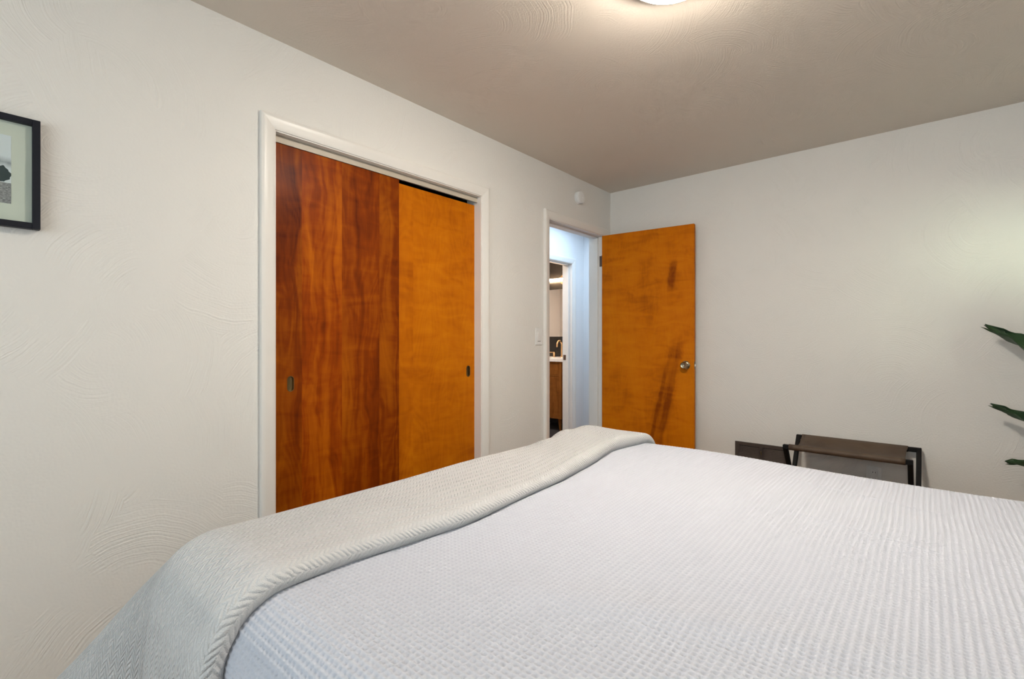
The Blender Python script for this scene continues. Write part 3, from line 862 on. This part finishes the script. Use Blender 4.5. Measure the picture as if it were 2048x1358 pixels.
for (xa, xb, yt, yb_) in ((rkx0 + bw / 2, rkx1 - bw / 2, RYB, RYF + 0.015), (rkx0 + bw / 2 + 0.000, rkx1 - bw / 2 - 0.0, RYF, RYB - 0.005)):
    outer = yt == RYB
    xa2, xb2 = (xa, xb) if outer else (xa + in_, xb - in_)
    if not outer: xa2, xb2 = xa - 0.0 + 0.001, xb - in_
    for xx in (xa2, xb2):
        off = 0.0
        obj('leg', bar((xx, yt, RZ - 0.013), (xx, yb_, 0.004), 0.024, 0.030), 'black_wood', rack)
    obj('top_rail', bar((xa2 - 0.012, yt, RZ - 0.013), (xb2 + 0.012, yt, RZ - 0.013), 0.026, 0.026, Vector((0, 1, 0))), 'black_wood', rack)
    ym = yt + (yb_ - yt) * 0.80
    obj('stretcher', bar((xa2 + 0.012, ym, RZ * 0.20), (xb2 - 0.012, ym, RZ * 0.20), 0.022, 0.018, Vector((0, 1, 0))), 'black_wood', rack)
# sling wrapped round both rails, sagging between them
pr = []
def arc(cy, a0, a1, n=7, r=0.0165):
    return [(cy + r * math.cos(a), RZ - 0.013 + r * math.sin(a)) for a in np.linspace(a0, a1, n)]
pr += [(RYF + 0.0165, RZ - 0.03)] + arc(RYF, -math.pi * 0.5, -math.pi * 1.5 + 0.0, 10)[0:10]
for k in range(1, 14):
    f = k / 14
    pr.append((RYF + (RYB - RYF) * f, RZ + 0.0035 - 0.052 * (1 - (2 * f - 1) ** 2)))
pr += arc(RYB, math.pi * 0.5, -math.pi * 0.5, 10)
sb = bmesh.new()
cols = np.linspace(rkx0 + 0.034, rkx1 - 0.062, 24)
V = []
for ix, xx in enumerate(cols):
    e = 0.012 * (abs(ix / 23 * 2 - 1) ** 6)
    row = []
    for (yy, zz) in pr:
        f = (yy - RYF) / (RYB - RYF)
        bow = 0.010 * (1 - (2 * f - 1) ** 2) * (1 if ix < 2 else (-1 if ix > 21 else 0)) if 0 < f < 1 else 0
        row.append(sb.verts.new(rl((xx + bow, yy, zz + 0.003 * math.sin(ix * 0.7) * (0.1 < f < 0.9) + (e if 0.1 < f < 0.9 else 0)))))
    V.append(row)
for a, b in zip(V, V[1:]):
    for i in range(len(pr) - 1): sb.faces.new((a[i], b[i], b[i + 1], a[i + 1]))
bmesh.ops.recalc_face_normals(sb, faces=sb.faces[:])
sl = obj('sling', sb, 'leather', rack, True)
m_ = sl.modifiers.new('thickness', 'SOLIDIFY'); m_.thickness = 0.003; m_.offset = 0

# ------------------------------------------------------------------ potted bird-of-paradise in the corner
PX, PY = 0.66, 3.34
pl = empty('potted_plant', (PX, PY, 0)); tag(pl, 'tall broad-leaved potted plant in the corner by the window', 'plant')
obj('pot', lathe([(0, 0.0), (0.115, 0.0), (0.125, 0.01), (0.150, 0.27), (0.152, 0.285), (0.142, 0.285), (0.138, 0.25), (0, 0.25)], 40), 'pot', pl, True, 35)
obj('soil', lathe([(0, 0.258), (0.07, 0.262), (0.139, 0.2505)], 28), 'soil', pl, True)
def bez(p0, p1, p2, p3, u):
    return p0 * (1 - u) ** 3 + p1 * 3 * u * (1 - u) ** 2 + p2 * 3 * u * u * (1 - u) + p3 * u ** 3
def plant_leaf(stem_top, tip, width, normal, droop, split=None, curl=0.25, seed=0):
    """stem from the soil to stem_top (world), blade from there to tip (world)"""
    rs = random.Random(seed)
    st_ = Vector(stem_top) - Vector((PX, PY, 0)); tp = Vector(tip) - Vector((PX, PY, 0))
    a = math.atan2(st_.y, st_.x)
    base = Vector((0.03 * math.cos(a), 0.03 * math.sin(a), 0.25))
    d = (tp - st_)
    path = [bez(base, base + Vector((0, 0, 0.4 * (st_.z - 0.25))), st_ - d * 0.30 - Vector((0, 0, 0.06)), st_, k / 12) for k in range(13)]
    sg = obj('stalk', tube(path, [0.010 - 0.005 * k / 12 for k in range(13)], 10), 'stem', pl, True)
    nrm = Vector(normal).normalized()
    n, m = 30, 10
    lb = bmesh.new(); rows = []; uvs = {}
    for i in range(n + 1):
        u = i / n
        c = st_ + d * u + Vector((0, 0, droop * 4 * u * (1 - u)))
        tang = (d + Vector((0, 0, droop * 4 * (1 - 2 * u)))).normalized()
        side = tang.cross(nrm).normalized(); nn = side.cross(tang).normalized()
        w = width * (math.sin(math.pi * min(u * 0.92 + 0.04, 1.0)) ** 0.62) * (1 if u < 0.85 else max(0.0, (1 - u) / 0.15) ** 0.6 * 0.96 + 0.04)
        row = []
        for j in range(m + 1):
            q_ = j / m * 2 - 1
            tear = 0.0
            if split and u > split[0]:
                tear = split[1] * (u - split[0]) / (1 - split[0]) * math.sin(q_ * 9.0 + 1.3)
            v = c + side * (q_ * w / 2) + nn * (curl * width * q_ * q_ + 0.006 * math.sin(u * 22 + q_ * 4)) + tang * tear
            bv = lb.verts.new(v); uvs[bv] = ((q_ + 1) / 2, u); row.append(bv)
        rows.append(row)
    uvl = lb.loops.layers.uv.new('UVMap')
    for r0, r1 in zip(rows, rows[1:]):
        for j in range(m):
            f = lb.faces.new((r0[j], r0[j + 1], r1[j + 1], r1[j]))
            for lo in f.loops: lo[uvl].uv = uvs[lo.vert]
    lf = obj('leaf', lb, 'leaf', pl, True)
    mm = lf.modifiers.new('thickness', 'SOLIDIFY'); mm.thickness = 0.0015
    return lf
plant_leaf((0.60, 3.46, 0.90), (0.249, 3.60, 1.213), 0.14, (0.62, -0.45, 0.62), 0.02, split=(0.80, 0.05), seed=1)
plant_leaf((0.63, 3.46, 0.57), (0.268, 3.60, 0.806), 0.10, (0.5, -0.35, 0.75), 0.02, split=(0.86, 0.035), seed=2)
plant_leaf((0.72, 3.40, 0.50), (0.318, 3.58, 0.524), 0.10, (0.0, -0.20, 0.98), 0.025, split=(0.93, 0.02), seed=3)
plant_leaf((0.78, 3.28, 1.15), (0.82, 3.05, 1.62), 0.17, (0.2, -0.9, 0.3), 0.02, seed=4)
plant_leaf((0.62, 3.25, 0.95), (0.56, 2.92, 1.30), 0.16, (0.1, 0.5, 0.85), 0.05, seed=5)
plant_leaf((0.74, 3.46, 1.20), (0.70, 3.58, 1.70), 0.16, (0.1, -0.95, 0.2), 0.0, seed=6)

# ------------------------------------------------------------------ flush ceiling lamp
LX, LY = -0.637, 1.563
cl = empty('ceiling_lamp', (LX, LY, HC)); tag(cl, 'glowing round flush dome lamp on the ceiling above the bed', 'lamp')
obj('base_plate', lathe([(0, -0.0005), (0.164, -0.0005), (0.168, -0.006), (0.166, -0.044), (0.162, -0.046), (0.154, -0.046), (0.154, -0.020), (0, -0.020)], 48), 'trim', cl, True, 35)  # rim deepened to keep the dome's light off the ceiling
obj('glass_dome', lathe([(0.140, -0.0205), (0.150, -0.030), (0.150, -0.045), (0.138, -0.066), (0.112, -0.084), (0.075, -0.097), (0.035, -0.103), (0, -0.105)], 48), 'lamp_glass', cl, True)
obj('finial', lathe([(0, -0.1055), (0.007, -0.1055), (0.009, -0.110), (0.006, -0.117), (0, -0.120)], 16), 'brass', cl, True, 40)

# ------------------------------------------------------------------ bathroom: vanity, counter, tap, mirror, tube lamp
VX1, VX0, VYF = -3.535, -4.45, 5.06
va = empty('bathroom_vanity', ((VX0 + VX1) / 2, (VYF + BATH_Y) / 2, 0)); tag(va, 'mid-brown wooden vanity on tapered legs beyond the hallway', 'cabinet')
vcx, vcy = (VX0 + VX1) / 2, (VYF + BATH_Y) / 2
vb = lambda x0, x1, y0, y1, z0, z1, **k: box(x0 - vcx, x1 - vcx, y0 - vcy, y1 - vcy, z0, z1, **k)
CZ0, CZ1 = 0.155, 0.885
obj('body', vb(VX0, VX1, VYF + 0.012, BATH_Y - 0.004, CZ0, CZ1, bevel=0.002), 'vanity_wood', va)
for (a, b) in ((VX0, VX0 + 0.03), (VX1 - 0.035, VX1)):
    obj('stile', vb(a, b, VYF, VYF + 0.0118, CZ0, CZ1, bevel=0.0015), 'vanity_wood', va)
for z0, z1 in ((CZ0, CZ0 + 0.02), (0.700, 0.715), (CZ1 - 0.02, CZ1)):
    obj('rail', vb(VX0 + 0.03, VX1 - 0.035, VYF, VYF + 0.0118, z0, z1, bevel=0.0015), 'vanity_wood', va)
mx = (VX0 + VX1) / 2
for (a, b) in ((VX0 + 0.033, mx - 0.002), (mx + 0.002, VX1 - 0.038)):
    dr = obj('drawer', vb(a, b, VYF + 0.003, VYF + 0.0118, 0.718, CZ1 - 0.023, bevel=0.0015), 'vanity_wood', va)
    do = obj('door', vb(a, b, VYF + 0.003, VYF + 0.0118, CZ0 + 0.023, 0.697, bevel=0.0015), 'vanity_wood', va)
for lx in (VX0 + 0.06, VX1 - 0.065):
    for ly in (VYF + 0.06, BATH_Y - 0.06):
        obj('leg', tube([(lx - vcx, ly - vcy, CZ0), (lx - vcx + (0.012 if lx > mx else -0.012), ly - vcy - 0.0, 0.0)], [0.024, 0.013], 16), 'vanity_wood', va, True, 50)
ct = obj('vanity_counter', box(VX0 - 0.01, VX1 + 0.135, VYF - 0.015, BATH_Y - 0.001, CZ1 + 0.0005, CZ1 + 0.046, bevel=0.003), 'counter')
tag(ct, 'white counter slab on the bathroom vanity', 'countertop')
CT = CZ1 + 0.0465
fa = empty('faucet', (-3.79, 5.44, CT)); tag(fa, 'brushed gold gooseneck faucet with block handle on white counter', 'faucet')
pth = [(0, 0, 0), (0, 0, 0.10), (0, -0.002, 0.14)] + [(0, -0.055 + 0.055 * math.cos(a), 0.165 + 0.055 * math.sin(a)) for a in np.linspace(0.0, math.pi, 12)] + [(0, -0.111, 0.135)]
obj('base_ring', lathe([(0, 0), (0.026, 0), (0.026, 0.006), (0.020, 0.010), (0, 0.010)], 24), 'gold', fa, True, 40)
obj('spout', tube(pth, [0.015, 0.0145] + [0.0125] * (len(pth) - 2), 16), 'gold', fa, True, 60)
hd = obj('handle', lathe([(0, 0), (0.017, 0), (0.017, 0.060), (0.0155, 0.062), (0, 0.062)], 20, 'z', (-0.115, -0.02, 0)), 'gold', fa, True, 40)
obj('lever', box(-0.19, -0.10, -0.032, -0.008, 0.055, 0.068, bevel=0.002), 'gold', hd)
mi = empty('bathroom_mirror', (-3.95, BATH_Y, 1.21)); tag(mi, 'frameless wide mirror on black tile above the vanity', 'mirror')
obj('mirror_glass', box(-0.46, 0.46, -0.012, -0.006, 0, 0.66, bevel=0.0015), 'mirror', mi)
obj('backing', box(-0.44, 0.44, -0.006, -0.0005, 0.02, 0.64), 'slot', mi)
wl = empty('wall_lamp', (-3.815, BATH_Y, 2.0)); tag(wl, 'glowing tube wall lamp on a round brass plate above the mirror', 'lamp')
obj('back_plate', lathe([(0, -0.0005), (0.075, -0.0005), (0.075, -0.012), (0.070, -0.015), (0, -0.015)], 36, 'y'), 'gold', wl, True, 40)
obj('bracket', tube([(0, -0.015, 0), (0, -0.055, 0)], 0.012, 12), 'gold', wl, True, 50)
obj('light_tube', tube([(-0.32, -0.075, 0), (0.26, -0.075, 0)], 0.013, 18), 'tube', wl, True, 50)
